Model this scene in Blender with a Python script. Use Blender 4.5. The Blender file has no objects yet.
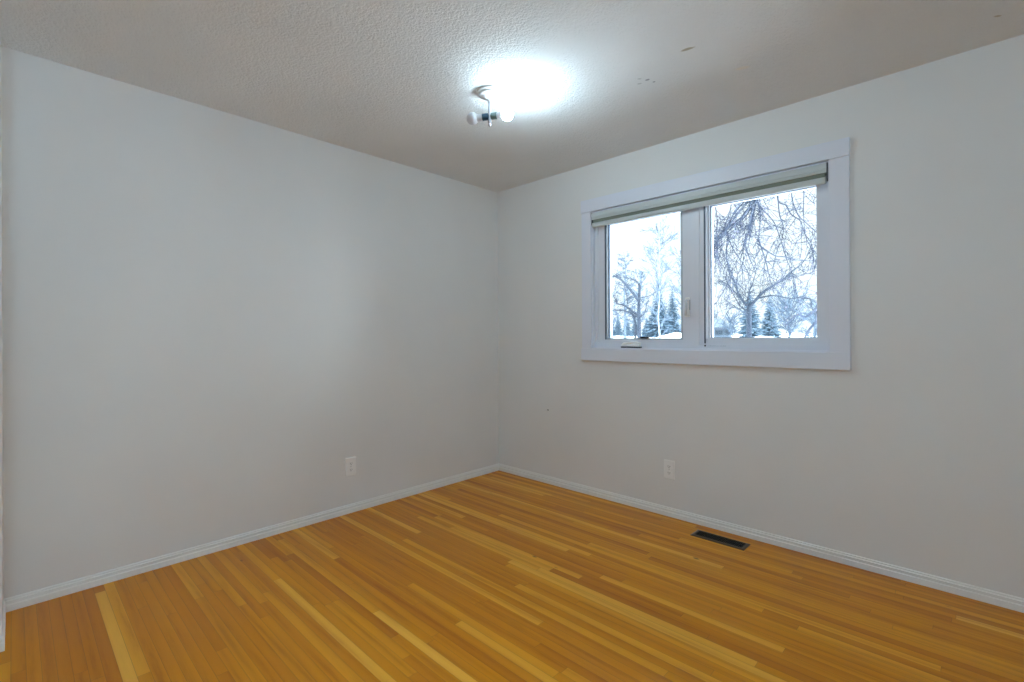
import bpy, bmesh, math, random
from mathutils import Vector, Matrix

# ------------------------------------------------------------------ camera
SC = bpy.context.scene
COL = SC.collection
CAM = Vector((3.02, -2.963, 1.18))
YAW = math.radians(43.9)
FPX = 480.5                       # focal length, in pixels of the 1024 x 682 frame
cam_d = bpy.data.cameras.new('camera')
cam_d.sensor_width = 36.0
cam_d.lens = FPX / 1024 * 36.0
cam_d.shift_y = -5.4 / 1024
ROLL = math.radians(0.3)          # the photographer's tripod was not quite level
cam_d.clip_start = 0.01
cam = bpy.data.objects.new('camera', cam_d)
cam.location = CAM
cam.rotation_euler = (Matrix.Rotation(YAW, 4, 'Z') @ Matrix.Rotation(math.radians(90), 4, 'X') @ Matrix.Rotation(-ROLL, 4, 'Z')).to_euler()
COL.objects.link(cam)
SC.camera = cam

# ------------------------------------------------------------------ sky (overcast)
W = bpy.data.worlds.new('overcast_sky')
SC.world = W
W.use_nodes = True
wn, wl = W.node_tree.nodes, W.node_tree.links
wn.clear()
w_out = wn.new('ShaderNodeOutputWorld')
w_bg = wn.new('ShaderNodeBackground')
w_tc = wn.new('ShaderNodeTexCoord')
w_sep = wn.new('ShaderNodeSeparateXYZ')
w_ramp = wn.new('ShaderNodeValToRGB')
# an overcast sky: dim at the horizon, several times brighter towards the zenith
w_ramp.color_ramp.elements.new(0.5)
w_ramp.color_ramp.elements.new(0.24)
for e_, (p_, c_) in zip(w_ramp.color_ramp.elements, ((0.0, (0.160, 0.181, 0.190)), (0.24, (0.170, 0.190, 0.199)),
                                                     (0.50, (0.90, 1.03, 1.12)), (1.0, (1.25, 1.42, 1.55)))):
    e_.position = p_
    e_.color = (*c_, 1)
w_bg.inputs['Strength'].default_value = 6.4
wl.new(w_tc.outputs['Generated'], w_sep.inputs[0])
wl.new(w_sep.outputs['Z'], w_ramp.inputs['Fac'])
# added soft bright patch of sky, unseen to the right, to light the left wall
w_dot = wn.new('ShaderNodeVectorMath'); w_dot.operation = 'DOT_PRODUCT'
w_dot.inputs[1].default_value = Vector((0.87, 0.46, 0.13)).normalized()
w_glow = wn.new('ShaderNodeMapRange'); w_glow.interpolation_type = 'SMOOTHERSTEP'
w_glow.inputs['From Min'].default_value = math.cos(math.radians(36))
w_glow.inputs['From Max'].default_value = 1.0
w_mul = wn.new('ShaderNodeVectorMath'); w_mul.operation = 'SCALE'
w_mul.inputs[0].default_value = (2.9, 3.3, 3.6)
w_add = wn.new('ShaderNodeVectorMath'); w_add.operation = 'ADD'
wl.new(w_tc.outputs['Generated'], w_dot.inputs[0])
wl.new(w_dot.outputs['Value'], w_glow.inputs['Value'])
wl.new(w_glow.outputs[0], w_mul.inputs['Scale'])
wl.new(w_ramp.outputs['Color'], w_add.inputs[0])
wl.new(w_mul.outputs[0], w_add.inputs[1])
wl.new(w_add.outputs[0], w_bg.inputs['Color'])
wl.new(w_bg.outputs[0], w_out.inputs[0])

# ------------------------------------------------------------------ exposure
SC.view_settings.view_transform = 'Standard'
SC.view_settings.look = 'None'
SC.view_settings.gamma = 1.0
SC.view_settings.use_curve_mapping = False
SC.view_settings.exposure = 0.17
SC.cycles.max_bounces = 14
SC.cycles.diffuse_bounces = 9
SC.cycles.transparent_max_bounces = 16
BULB_STRENGTH = 450.0
FILL_STRENGTH = 37.0

# ------------------------------------------------------------------ helpers: materials
def mat(name, col, rough=0.6, metal=0.0, spec=0.5):
    m = bpy.data.materials.new(name)
    m.use_nodes = True
    b = m.node_tree.nodes['Principled BSDF']
    b.inputs['Base Color'].default_value = (*col, 1)
    b.inputs['Roughness'].default_value = rough
    b.inputs['Metallic'].default_value = metal
    b.inputs['Specular IOR Level'].default_value = spec
    return m

class NT:
    """short-hand for wiring a material's nodes"""
    def __init__(s, m):
        s.t = m.node_tree
        s.n, s.l = s.t.nodes, s.t.links
        s.b = s.n['Principled BSDF']
    def node(s, kind, **kw):
        x = s.n.new(kind)
        for k, v in kw.items():
            setattr(x, k, v)
        return x
    def put(s, a, sock):
        if hasattr(a, 'is_output'):
            s.l.new(a, sock)
        else:
            sock.default_value = a
    def math(s, op, a, b=0.0, clamp=False):
        x = s.node('ShaderNodeMath', operation=op, use_clamp=clamp)
        s.put(a, x.inputs[0]); s.put(b, x.inputs[1])
        return x.outputs[0]
    def ramp(s, fac, stops, interp='LINEAR'):
        x = s.node('ShaderNodeValToRGB')
        r = x.color_ramp
        r.interpolation = interp
        while len(r.elements) < len(stops):
            r.elements.new(0.5)
        for e, (p, c) in zip(r.elements, stops):
            e.position = p
            e.color = (*c, 1) if len(c) == 3 else c
        s.l.new(fac, x.inputs['Fac'])
        return x.outputs['Color']
    def mix(s, fac, a, b, mode='MIX'):
        x = s.node('ShaderNodeMix', data_type='RGBA', blend_type=mode)
        s.put(fac, x.inputs['Factor'])
        for v, sock in ((a, x.inputs['A']), (b, x.inputs['B'])):
            if hasattr(v, 'is_output'):
                s.l.new(v, sock)
            else:
                sock.default_value = (*v, 1)
        return x.outputs['Result']
    def noise(s, vec, scale, detail=2.0, rough=0.5):
        x = s.node('ShaderNodeTexNoise')
        x.inputs['Scale'].default_value = scale
        x.inputs['Detail'].default_value = detail
        x.inputs['Roughness'].default_value = rough
        s.l.new(vec, x.inputs['Vector'])
        return x.outputs['Fac']
    def bump(s, height, strength, dist):
        x = s.node('ShaderNodeBump')
        x.inputs['Strength'].default_value = strength
        x.inputs['Distance'].default_value = dist
        s.l.new(height, x.inputs['Height'])
        s.l.new(x.outputs[0], s.b.inputs['Normal'])

def painted_wall():
    m = mat('painted_wall', (0.80, 0.795, 0.775), 0.55, spec=0.35)
    k = NT(m)
    p = k.node('ShaderNodeNewGeometry').outputs['Position']
    big = k.noise(p, 1.7, 3)
    c = k.ramp(big, [(0.3, (0.785, 0.785, 0.78)), (0.7, (0.815, 0.815, 0.81))])
    # an old nail hole below the window
    d = k.node('ShaderNodeVectorMath', operation='DISTANCE')
    k.l.new(p, d.inputs[0]); d.inputs[1].default_value = (0.563, 0.0, 0.584)
    hole = k.math('LESS_THAN', d.outputs['Value'], 0.006)
    k.l.new(k.mix(hole, c, (0.16, 0.15, 0.14)), k.b.inputs['Base Color'])
    k.bump(k.noise(p, 160, 2), 0.08, 0.002)
    return m

def stippled_ceiling():
    m = mat('stippled_ceiling', (0.72, 0.71, 0.69), 0.85, spec=0.2)
    k = NT(m)
    p = k.node('ShaderNodeNewGeometry').outputs['Position']
    c = k.ramp(k.noise(p, 2.3, 3), [(0.3, (0.78, 0.79, 0.795)), (0.7, (0.82, 0.83, 0.835))])
    wob = k.noise(p, 30, 3)
    # the stains that the ceiling really has: a tan scrape, a group of specks, a dab near the window wall
    for (x, y, rx, ry, rot, col) in ((2.110, -0.893, 0.028, 0.010, 0.17, (0.47, 0.43, 0.35)),
                                     (1.862, -0.784, 0.011, 0.008, 0.0, (0.42, 0.43, 0.46)),
                                     (1.838, -0.819, 0.012, 0.006, 0.6, (0.55, 0.56, 0.56)),
                                     (1.875, -0.744, 0.007, 0.006, 0.0, (0.44, 0.45, 0.48)),
                                     (1.815, -0.779, 0.014, 0.007, 0.3, (0.60, 0.61, 0.61)),
                                     (3.092, -0.243, 0.013, 0.007, 0.7, (0.56, 0.51, 0.43)),
                                     (2.233, -0.566, 0.030, 0.014, 0.3, (0.86, 0.82, 0.76))):
        mp = k.node('ShaderNodeMapping', vector_type='TEXTURE')
        mp.inputs['Location'].default_value = (x, y, 2.44)
        mp.inputs['Rotation'].default_value = (0, 0, rot)
        mp.inputs['Scale'].default_value = (rx, ry, 1)
        k.l.new(p, mp.inputs['Vector'])
        ln = k.node('ShaderNodeVectorMath', operation='LENGTH')
        k.l.new(mp.outputs[0], ln.inputs[0])
        r = k.math('ADD', ln.outputs['Value'], k.math('MULTIPLY', k.math('SUBTRACT', wob, 0.5), 1.4))
        c = k.mix(k.math('MULTIPLY', k.math('SUBTRACT', 1.15, r), 2.2, True), c, col)
    k.l.new(c, k.b.inputs['Base Color'])
    h = k.math('ADD', k.noise(p, 95, 3, 0.6), k.math('MULTIPLY', k.noise(p, 38, 2), 0.7))
    k.bump(k.ramp(h, [(0.55, (0, 0, 0)), (1.1, (1, 1, 1))]), 0.5, 0.006)
    return m

def strip_floor():
    """narrow hardwood strips that run along the window wall"""
    m = mat('hardwood_strips', (0.5, 0.28, 0.08), 0.3, spec=0.05)
    k = NT(m)
    p = k.node('ShaderNodeNewGeometry').outputs['Position']
    sep = k.node('ShaderNodeSeparateXYZ'); k.l.new(p, sep.inputs[0])
    x, y = sep.outputs['X'], sep.outputs['Y']
    BW = 0.0381
    v = k.math('DIVIDE', y, BW)
    row = k.math('FLOOR', v)
    fv = k.math('FRACT', v)
    def wn(val, extra=0.0, dims='1D'):
        w = k.node('ShaderNodeTexWhiteNoise', noise_dimensions='1D')
        k.l.new(k.math('ADD', val, extra), w.inputs['W'])
        return w
    r1 = wn(row, 3.3).outputs['Value']
    r2 = wn(row, 71.7).outputs['Value']
    ln = k.math('ADD', k.math('MULTIPLY', r1, 1.2), 0.55)
    u = k.math('DIVIDE', k.math('ADD', x, k.math('MULTIPLY', r2, 9.0)), ln)
    brd = k.math('FLOOR', u)
    fu = k.math('FRACT', u)
    bid = k.math('ADD', k.math('MULTIPLY', row, 17.31), k.math('MULTIPLY', brd, 5.77))
    wnz = wn(bid, 0.5)
    t1 = wnz.outputs['Value']
    t2 = wn(bid, 211.1).outputs['Value']
    base = k.ramp(t1, [(0.0, (0.52, 0.165, 0.002)), (0.06, (0.57, 0.195, 0.002)), (0.25, (0.63, 0.228, 0.003)),
                       (0.60, (0.67, 0.260, 0.004)), (0.85, (0.76, 0.325, 0.012)), (1.0, (0.85, 0.42, 0.045))])
    # grain stretched along the board, shifted per board
    cmb = k.node('ShaderNodeCombineXYZ')
    k.l.new(k.math('ADD', k.math('MULTIPLY', x, 1.9), k.math('MULTIPLY', t2, 40.0)), cmb.inputs[0])
    k.l.new(k.math('ADD', k.math('MULTIPLY', y, 26.0), k.math('MULTIPLY', t1, 70.0)), cmb.inputs[1])
    g1 = k.noise(cmb.outputs[0], 1.0, 5, 0.6)
    g2 = k.noise(cmb.outputs[0], 4.5, 4, 0.65)
    wv = k.node('ShaderNodeTexWave', wave_type='BANDS', bands_direction='Y')
    wv.inputs['Scale'].default_value = 0.22
    wv.inputs['Distortion'].default_value = 10.0
    wv.inputs['Detail'].default_value = 2.5
    wv.inputs['Detail Scale'].default_value = 0.9
    k.l.new(cmb.outputs[0], wv.inputs['Vector'])
    gr = k.math('ADD', k.math('MULTIPLY', g1, 0.55), k.math('ADD', k.math('MULTIPLY', g2, 0.25), k.math('MULTIPLY', wv.outputs['Fac'], 0.20)))
    grain = k.ramp(gr, [(0.30, (0.78, 0.69, 0.55)), (0.45, (0.97, 0.95, 0.93)), (0.66, (1.06, 1.08, 1.12))])
    c = k.mix(1.0, base, grain, 'MULTIPLY')
    # worn grey-brown patches and a few dark knots
    worn = k.ramp(k.noise(p, 1.3, 4, 0.6), [(0.55, (0, 0, 0)), (0.8, (0.12, 0.12, 0.12))])
    c = k.mix(worn, c, (0.50, 0.225, 0.022))
    vor = k.node('ShaderNodeTexVoronoi', feature='F1')
    vor.inputs['Scale'].default_value = 1.0
    cm2 = k.node('ShaderNodeCombineXYZ')
    k.l.new(k.math('MULTIPLY', x, 2.2), cm2.inputs[0]); k.l.new(k.math('MULTIPLY', y, 4.5), cm2.inputs[1])
    k.l.new(cm2.outputs[0], vor.inputs['Vector'])
    knot = k.ramp(vor.outputs['Distance'], [(0.018, (0.75, 0.75, 0.75)), (0.045, (0, 0, 0))])
    c = k.mix(knot, c, (0.07, 0.035, 0.012))
    # the joints between boards
    ev = k.math('MINIMUM', fv, k.math('SUBTRACT', 1.0, fv))
    eu = k.math('MULTIPLY', k.math('MINIMUM', fu, k.math('SUBTRACT', 1.0, fu)), k.math('DIVIDE', ln, BW))
    edge = k.math('MINIMUM', ev, eu)
    gap = k.ramp(edge, [(0.004, (0.5, 0.5, 0.5)), (0.03, (0, 0, 0))])
    c = k.mix(gap, c, (0.13, 0.06, 0.016))
    k.l.new(c, k.b.inputs['Base Color'])
    k.b.inputs['Coat Weight'].default_value = 0.45
    k.b.inputs['Coat IOR'].default_value = 1.5
    k.b.inputs['Coat Roughness'].default_value = 0.17
    k.l.new(k.ramp(k.noise(p, 3.0, 4, 0.6), [(0.3, (0.30, 0.30, 0.30)), (0.7, (0.40, 0.40, 0.40))]), k.b.inputs['Roughness'])
    cup = k.math('MULTIPLY', k.math('POWER', k.math('SUBTRACT', fv, 0.5), 2.0), 2.2)
    hgt = k.math('ADD', cup, k.math('MULTIPLY', k.ramp(edge, [(0.0, (0, 0, 0)), (0.06, (1, 1, 1))]), 0.5))
    k.bump(hgt, 0.25, 0.0012)
    return m

def glass_material():
    m = bpy.data.materials.new('window_glass')
    m.use_nodes = True
    n, l = m.node_tree.nodes, m.node_tree.links
    n.clear()
    o = n.new('ShaderNodeOutputMaterial')
    mx = n.new('ShaderNodeMixShader')
    tr = n.new('ShaderNodeBsdfTransparent')
    tr.inputs[0].default_value = (0.97, 0.985, 0.985, 1)
    gl = n.new('ShaderNodeBsdfGlossy'); gl.inputs['Roughness'].default_value = 0.01
    fr = n.new('ShaderNodeFresnel'); fr.inputs['IOR'].default_value = 1.45
    l.new(fr.outputs[0], mx.inputs[0]); l.new(tr.outputs[0], mx.inputs[1]); l.new(gl.outputs[0], mx.inputs[2])
    l.new(mx.outputs[0], o.inputs[0])
    return m

def lamp_material(name, col, strength):
    m = mat(name, (0.9, 0.9, 0.9), 0.4)
    b = m.node_tree.nodes['Principled BSDF']
    b.inputs['Emission Color'].default_value = (*col, 1)
    b.inputs['Emission Strength'].default_value = strength
    return m

def mottled_bark(name, dark, light, scale=14.0):  # blends two tones of bark
    m = mat(name, dark, 0.9, spec=0.1)
    k = NT(m)
    p = k.node('ShaderNodeNewGeometry').outputs['Position']
    k.l.new(k.ramp(k.noise(p, scale, 4, 0.6), [(0.35, dark), (0.65, light)]), k.b.inputs['Base Color'])
    return m

def snow_material():
    m = mat('snow', (0.86, 0.90, 0.95), 0.8, spec=0.2)
    k = NT(m)
    p = k.node('ShaderNodeNewGeometry').outputs['Position']
    k.l.new(k.ramp(k.noise(p, 0.8, 4), [(0.3, (0.80, 0.86, 0.93)), (0.7, (0.90, 0.93, 0.97))]), k.b.inputs['Base Color'])
    k.bump(k.noise(p, 2.5, 4), 0.4, 0.1)
    return m

M_wall = painted_wall()
M_ceil = stippled_ceiling()
M_floor = strip_floor()
M_trim = mat('white_gloss_trim', (0.86, 0.87, 0.86), 0.35)
M_casing = mat('white_window_casing', (0.78, 0.81, 0.90), 0.4)
M_vinyl = mat('white_vinyl', (0.77, 0.80, 0.88), 0.35)
M_bead = mat('grey_glazing_bead', (0.50, 0.55, 0.62), 0.45)
M_gasket = mat('dark_gasket', (0.05, 0.08, 0.13), 0.6)
M_glass = glass_material()
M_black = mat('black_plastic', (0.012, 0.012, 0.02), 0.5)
M_cassette = mat('off_white_blind_metal', (0.60, 0.65, 0.66), 0.4)
M_fabric = mat('olive_grey_blind_fabric', (0.22, 0.245, 0.21), 0.85, spec=0.2)
M_clear = mat('milky_plastic', (0.66, 0.69, 0.72), 0.25)
M_capgrey = mat('dark_end_cap', (0.10, 0.11, 0.13), 0.5)
M_plate = mat('white_outlet_plastic', (0.90, 0.90, 0.89), 0.3)
M_slot = mat('outlet_slot', (0.06, 0.06, 0.06), 0.6)
M_screw = mat('screw_metal', (0.55, 0.55, 0.53), 0.35, 1.0)
M_ventframe = mat('brown_vent_metal', (0.11, 0.070, 0.035), 0.40, 0.25)
M_ventdark = mat('black_vent_louvre', (0.018, 0.014, 0.012), 0.5, 0.3)
M_ventvoid = mat('vent_duct', (0.004, 0.004, 0.004), 0.9)
M_canopy = mat('white_enamel', (0.80, 0.81, 0.83), 0.3)
M_nickel = mat('brushed_nickel', (0.55, 0.55, 0.60), 0.28, 0.9)
M_socket_dark = mat('dark_teal_socket', (0.035, 0.075, 0.12), 0.35, 0.3)
M_socket_green = mat('grey_green_socket', (0.16, 0.24, 0.24), 0.35, 0.3)
M_bulb_off = mat('frosted_white_bulb', (0.66, 0.66, 0.70), 0.35)
def lit_bulb_material(col, strength):
    """an LED bulb: the dome gives more light than the sides next to the collar"""
    m = lamp_material('lit_bulb', col, strength)
    k = NT(m)
    tc = k.node('ShaderNodeTexCoord')
    dt = k.node('ShaderNodeVectorMath', operation='DOT_PRODUCT')
    k.l.new(tc.outputs['Normal'], dt.inputs[0])
    dt.inputs[1].default_value = BULB_AXIS
    e = k.math('POWER', k.math('ADD', k.math('MULTIPLY', dt.outputs['Value'], 0.5), 0.5, True), 1.6)
    k.l.new(k.math('MULTIPLY', k.math('ADD', k.math('MULTIPLY', e, 0.82), 0.18), strength), k.b.inputs['Emission Strength'])
    return m
BULB_AXIS = (Vector((math.cos(YAW), math.sin(YAW), 0.0)) * 0.985 + Vector((math.sin(YAW), -math.cos(YAW), 0)) * 0.17 + Vector((0, 0, 0.045))).normalized()
M_bulb_on = lit_bulb_material((0.64, 0.87, 1.0), BULB_STRENGTH)
M_fill = lamp_material('fill_globe_glow', (0.545, 0.81, 1.0), FILL_STRENGTH)
M_snow = snow_material()
M_bark = mottled_bark('grey_bark', (0.028, 0.037, 0.056), (0.061, 0.077, 0.102))
M_twig = mottled_bark('bare_twig', (0.048, 0.062, 0.096), (0.086, 0.106, 0.149), 5)
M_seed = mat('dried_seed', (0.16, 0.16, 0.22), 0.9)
M_farbark = mottled_bark('hazed_far_bark', (0.089, 0.122, 0.166), (0.147, 0.191, 0.242), 3)  # outdoor haze put into the colour: paler and bluer than near bark
M_birch = mottled_bark('pale_birch_bark', (0.225, 0.270, 0.315), (0.375, 0.420, 0.465), 6)
M_needles = mottled_bark('hazed_spruce_needles', (0.064, 0.109, 0.153), (0.134, 0.191, 0.242), 2.2)  # outdoor haze put into the needle colour
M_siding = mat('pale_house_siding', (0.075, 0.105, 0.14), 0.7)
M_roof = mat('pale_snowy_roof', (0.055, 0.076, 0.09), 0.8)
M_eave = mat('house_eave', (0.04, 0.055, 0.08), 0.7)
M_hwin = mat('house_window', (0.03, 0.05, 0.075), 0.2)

# ------------------------------------------------------------------ helpers: meshes
def empty(name, loc=(0, 0, 0), rz=0.0):
    o = bpy.data.objects.new(name, None)
    o.empty_display_size = 0.1
    o.location = loc
    o.rotation_euler = (0, 0, rz)
    COL.objects.link(o)
    return o

def tag(o, label=None, cat=None, group=None, kind=None):
    if label: o['label'] = label
    if cat: o['category'] = cat
    if group: o['group'] = group
    if kind: o['kind'] = kind
    return o

class MB:
    """collects solid shapes and links them as one mesh object"""
    def __init__(s):
        s.v, s.f = [], []
    def add(s, verts, faces, mtx=None):
        b = len(s.v)
        s.v += [tuple(mtx @ Vector(p)) if mtx else tuple(p) for p in verts]
        s.f += [tuple(b + i for i in q) for q in faces]
        return s
    def bm(s, bm):
        bm.verts.index_update()
        s.add([v.co.copy() for v in bm.verts], [[v.index for v in f.verts] for f in bm.faces])
        bm.free()
        return s
    def box(s, x0, x1, y0, y1, z0, z1, bev=0.0, seg=2):
        bm = bmesh.new()
        bmesh.ops.create_cube(bm, size=1.0)
        for v in bm.verts:
            v.co = ((x0 + x1) / 2 + v.co.x * (x1 - x0), (y0 + y1) / 2 + v.co.y * (y1 - y0), (z0 + z1) / 2 + v.co.z * (z1 - z0))
        if bev > 0:
            bmesh.ops.bevel(bm, geom=bm.edges[:], offset=bev, segments=seg, profile=0.5, affect='EDGES')
        return s.bm(bm)
    def prism(s, prof, a, b, axis='x', closed=True):
        """extrude a closed profile between two positions on an axis; profile is (y,z) for x, (x,z) for y, (x,y) for z"""
        def P(t, p):
            return {'x': (t, p[0], p[1]), 'y': (p[0], t, p[1]), 'z': (p[0], p[1], t)}[axis]
        n = len(prof)
        vs = [P(a, p) for p in prof] + [P(b, p) for p in prof]
        fs = [(i, (i + 1) % n, n + (i + 1) % n, n + i) for i in range(n)]
        fs += [tuple(range(n - 1, -1, -1)), tuple(range(n, 2 * n))]
        return s.add(vs, fs)
    def ring(s, x0, x1, z0, z1, wl, wr, wb, wt, y0, y1):
        """a rectangular frame in the x-z plane, one closed solid"""
        o = [(x0, z0), (x1, z0), (x1, z1), (x0, z1)]
        i = [(x0 + wl, z0 + wb), (x1 - wr, z0 + wb), (x1 - wr, z1 - wt), (x0 + wl, z1 - wt)]
        vs = [(p[0], y0, p[1]) for p in o + i] + [(p[0], y1, p[1]) for p in o + i]
        fs = []
        for a in range(4):
            b = (a + 1) % 4
            fs += [(a, b, 4 + b, 4 + a), (8 + a, 12 + a, 12 + b, 8 + b), (a, 8 + a, 8 + b, b), (4 + a, 4 + b, 12 + b, 12 + a)]
        return s.add(vs, fs)
    def lathe(s, prof, n=32, mtx=None):
        """revolve (r,z) about z; both ends closed"""
        vs, fs = [], []
        for r, z in prof:
            for i in range(n):
                a = 2 * math.pi * i / n
                vs.append((r * math.cos(a), r * math.sin(a), z))
        for j in range(len(prof) - 1):
            for i in range(n):
                k = (i + 1) % n
                fs.append((j * n + i, j * n + k, (j + 1) * n + k, (j + 1) * n + i))
        fs.append(tuple(range(n - 1, -1, -1)))
        fs.append(tuple((len(prof) - 1) * n + i for i in range(n)))
        return s.add(vs, fs, mtx)
    def tube(s, pts, rad, n=6):
        pts = [Vector(p) for p in pts]
        if not isinstance(rad, (list, tuple)):
            rad = [rad] * len(pts)
        b = len(s.v)
        ref = None
        for i, p in enumerate(pts):
            d = (pts[min(i + 1, len(pts) - 1)] - pts[max(i - 1, 0)])
            d = d.normalized() if d.length > 1e-9 else Vector((0, 0, 1))
            if ref is None:
                ref = d.orthogonal().normalized()
            u = (ref - d * ref.dot(d))
            u = u.normalized() if u.length > 1e-6 else d.orthogonal().normalized()
            ref = u
            w = d.cross(u)
            for j in range(n):
                a = 2 * math.pi * j / n
                s.v.append(tuple(p + (u * math.cos(a) + w * math.sin(a)) * rad[i]))
        for i in range(len(pts) - 1):
            for j in range(n):
                k = (j + 1) % n
                s.f.append((b + i * n + j, b + i * n + k, b + (i + 1) * n + k, b + (i + 1) * n + j))
        s.f.append(tuple(b + j for j in range(n - 1, -1, -1)))
        s.f.append(tuple(b + (len(pts) - 1) * n + j for j in range(n)))
        return s
    def blob(s, c, r, sz=(1, 1, 1)):
        c = Vector(c)
        d = [(1, 0, 0), (0, 1, 0), (-1, 0, 0), (0, -1, 0), (0, 0, 1), (0, 0, -1)]
        vs = [c + Vector((p[0] * sz[0], p[1] * sz[1], p[2] * sz[2])) * r for p in d]
        return s.add(vs, [(0, 1, 4), (1, 2, 4), (2, 3, 4), (3, 0, 4), (1, 0, 5), (2, 1, 5), (3, 2, 5), (0, 3, 5)])
    def build(s, name, material, parent=None, smooth=False):
        me = bpy.data.meshes.new(name)
        me.from_pydata(s.v, [], s.f)
        bm = bmesh.new(); bm.from_mesh(me)
        bmesh.ops.recalc_face_normals(bm, faces=bm.faces[:])
        bm.to_mesh(me); bm.free()
        me.materials.append(material)
        if smooth:
            me.shade_smooth()
            try:
                me.set_sharp_from_angle(angle=math.radians(40))
            except Exception:
                pass
        o = bpy.data.objects.new(name, me)
        COL.objects.link(o)
        if parent:
            o.parent = parent
        return o

# ------------------------------------------------------------------ the room
H = 2.44
RX = 3.90          # wall at the camera's side
BY = -2.994        # back wall stub
NY = -4.40         # back of the entry beside the stub
WX0, WX1, WZ0, WZ1 = 0.985, 2.470, 1.093, 2.090      # the window's opening
TH = 0.18
WDX, WDZ = 0.008, -0.007

def structure(mb, name, m, label, cat, smooth=False):
    return tag(mb.build(name, m, None, smooth), label, cat, kind='structure')

structure(MB().box(0, RX, NY, 0, -0.12, 0), 'floor', M_floor,
          'honey coloured narrow strip hardwood floor with a glossy finish', 'floor')
structure(MB().box(-0.15, RX + 0.15, NY - 0.15, TH, H, H + 0.15), 'ceiling', M_ceil,
          'light grey stippled ceiling with small tan stains', 'ceiling')
structure(MB().box(-0.15, 0, NY - 0.15, TH, -0.12, H), 'wall_left', M_wall,
          'plain white wall with one outlet, opposite the camera on its left', 'wall')
ww = MB()
def holed(mb, x0, x1, z0, z1, y0, y1):
    """a wall slab with the window's opening cut through it"""
    xs, zs = [x0, WX0 + WDX, WX1 + WDX, x1], [z0, WZ0 + WDZ, WZ1 + WDZ, z1]
    vs = [(x, y, z) for y in (y0, y1) for z in zs for x in xs]
    I = lambda i, j, k: k * 16 + j * 4 + i
    fs = []
    for j in range(3):
        for i in range(3):
            if (i, j) == (1, 1):
                continue
            fs.append((I(i, j, 0), I(i + 1, j, 0), I(i + 1, j + 1, 0), I(i, j + 1, 0)))
            fs.append((I(i, j, 1), I(i, j + 1, 1), I(i + 1, j + 1, 1), I(i + 1, j, 1)))
    rim = [((0, 0), (3, 0)), ((3, 0), (3, 3)), ((3, 3), (0, 3)), ((0, 3), (0, 0))]
    for (a, b) in rim:
        n = 3
        for q in range(n):
            p = (a[0] + (b[0] - a[0]) * q // n, a[1] + (b[1] - a[1]) * q // n)
            r = (a[0] + (b[0] - a[0]) * (q + 1) // n, a[1] + (b[1] - a[1]) * (q + 1) // n)
            fs.append((I(*p, 0), I(*p, 1), I(*r, 1), I(*r, 0)))
    hole = [(1, 1), (2, 1), (2, 2), (1, 2)]
    for q in range(4):
        p, r = hole[q], hole[(q + 1) % 4]
        fs.append((I(*p, 0), I(*r, 0), I(*r, 1), I(*p, 1)))
    mb.add(vs, fs)
holed(ww, 0, RX + 0.15, -0.12, H, 0, TH)
structure(ww, 'wall_window', M_wall, 'white wall that holds the wide two-pane window', 'wall')
structure(MB().box(RX, RX + 0.15, NY - 0.15, 0, -0.12, H), 'wall_right', M_wall, 'white wall beside the camera', 'wall')
structure(MB().box(0, 0.372, NY, BY, 0, H, 0.004), 'wall_back', M_wall,
          'white wall stub whose corner just shows at the picture edge', 'wall')
structure(MB().box(0, RX, NY - 0.15, NY, -0.12, H), 'wall_entry', M_wall, 'white wall of the entry behind the camera', 'wall')

# baseboards: a colonial profile, (distance from wall, height)
BP = [(0, 0), (0.0135, 0), (0.0135, 0.0255), (0.0125, 0.028), (0.0085, 0.0295), (0.0085, 0.0390), (0.0112, 0.0405), (0.0112, 0.0445),
      (0.0062, 0.0470), (0.0062, 0.0505), (0.0050, 0.0545), (0, 0.0565)]
structure(MB().prism(BP, BY, -0.0005, 'y'), 'baseboard_left', M_trim, 'white grooved baseboard along the plain wall with one outlet', 'baseboard')
structure(MB().prism([(-a, b) for a, b in BP], 0.0005, RX, 'x'), 'baseboard_window', M_trim,
          'white grooved baseboard along the wall below the window', 'baseboard')
thin = [(a * 0.45, b) for a, b in BP]
structure(MB().prism([(BY + a, b) for a, b in thin], 0.014, 0.372, 'x')
          .prism([(0.372 + a, b) for a, b in thin], NY + 0.05, BY + 0.006, 'y'),
          'baseboard_back', M_trim, 'short white baseboard wrapping the wall stub corner', 'baseboard')

# ------------------------------------------------------------------ the window
win = tag(empty('window_1', (WDX, 0, WDZ)), 'wide white vinyl window with a casement pane and a fixed pane', 'window', kind='structure')
CT = 0.029
MB().box(0.903, 2.560, -CT, 0, WZ1 + 0.002, 2.183, 0.0015).build('head_casing', M_casing, win)
MB().box(0.903, 2.560, -0.030, 0, 1.002, WZ0 - 0.002, 0.0015).build('bottom_casing', M_casing, win)
MB().box(0.905, WX0, -0.021, 0, WZ0 - 0.002, WZ1 + 0.002, 0.0015).build('side_casing', M_casing, win)
MB().box(WX1, 2.558, -0.021, 0, WZ0 - 0.002, WZ1 + 0.002, 0.0015).build('side_casing', M_casing, win)
MB().ring(WX0 - 0.002, WX1 + 0.002, WZ0 - 0.002, WZ1 + 0.002, 0.008, 0.008, 0.007, 0.008, -0.004, 0.03).build('jamb_liner', M_casing, win)
# outer frame with the mullion
FY = 0.028
fr = MB().ring(WX0, WX1, WZ0, WZ1, 0.030, 0.034, 0.034, 0.034, FY, 0.15)
fr.box(1.732, 1.800, FY, 0.149, WZ0 + 0.03, WZ1 - 0.03, 0.002)
fr.box(1.765, 1.772, FY - 0.007, FY + 0.002, WZ0 + 0.034, WZ1 - 0.034, 0.001)
fr.build('window_frame', M_vinyl, win)
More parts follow.
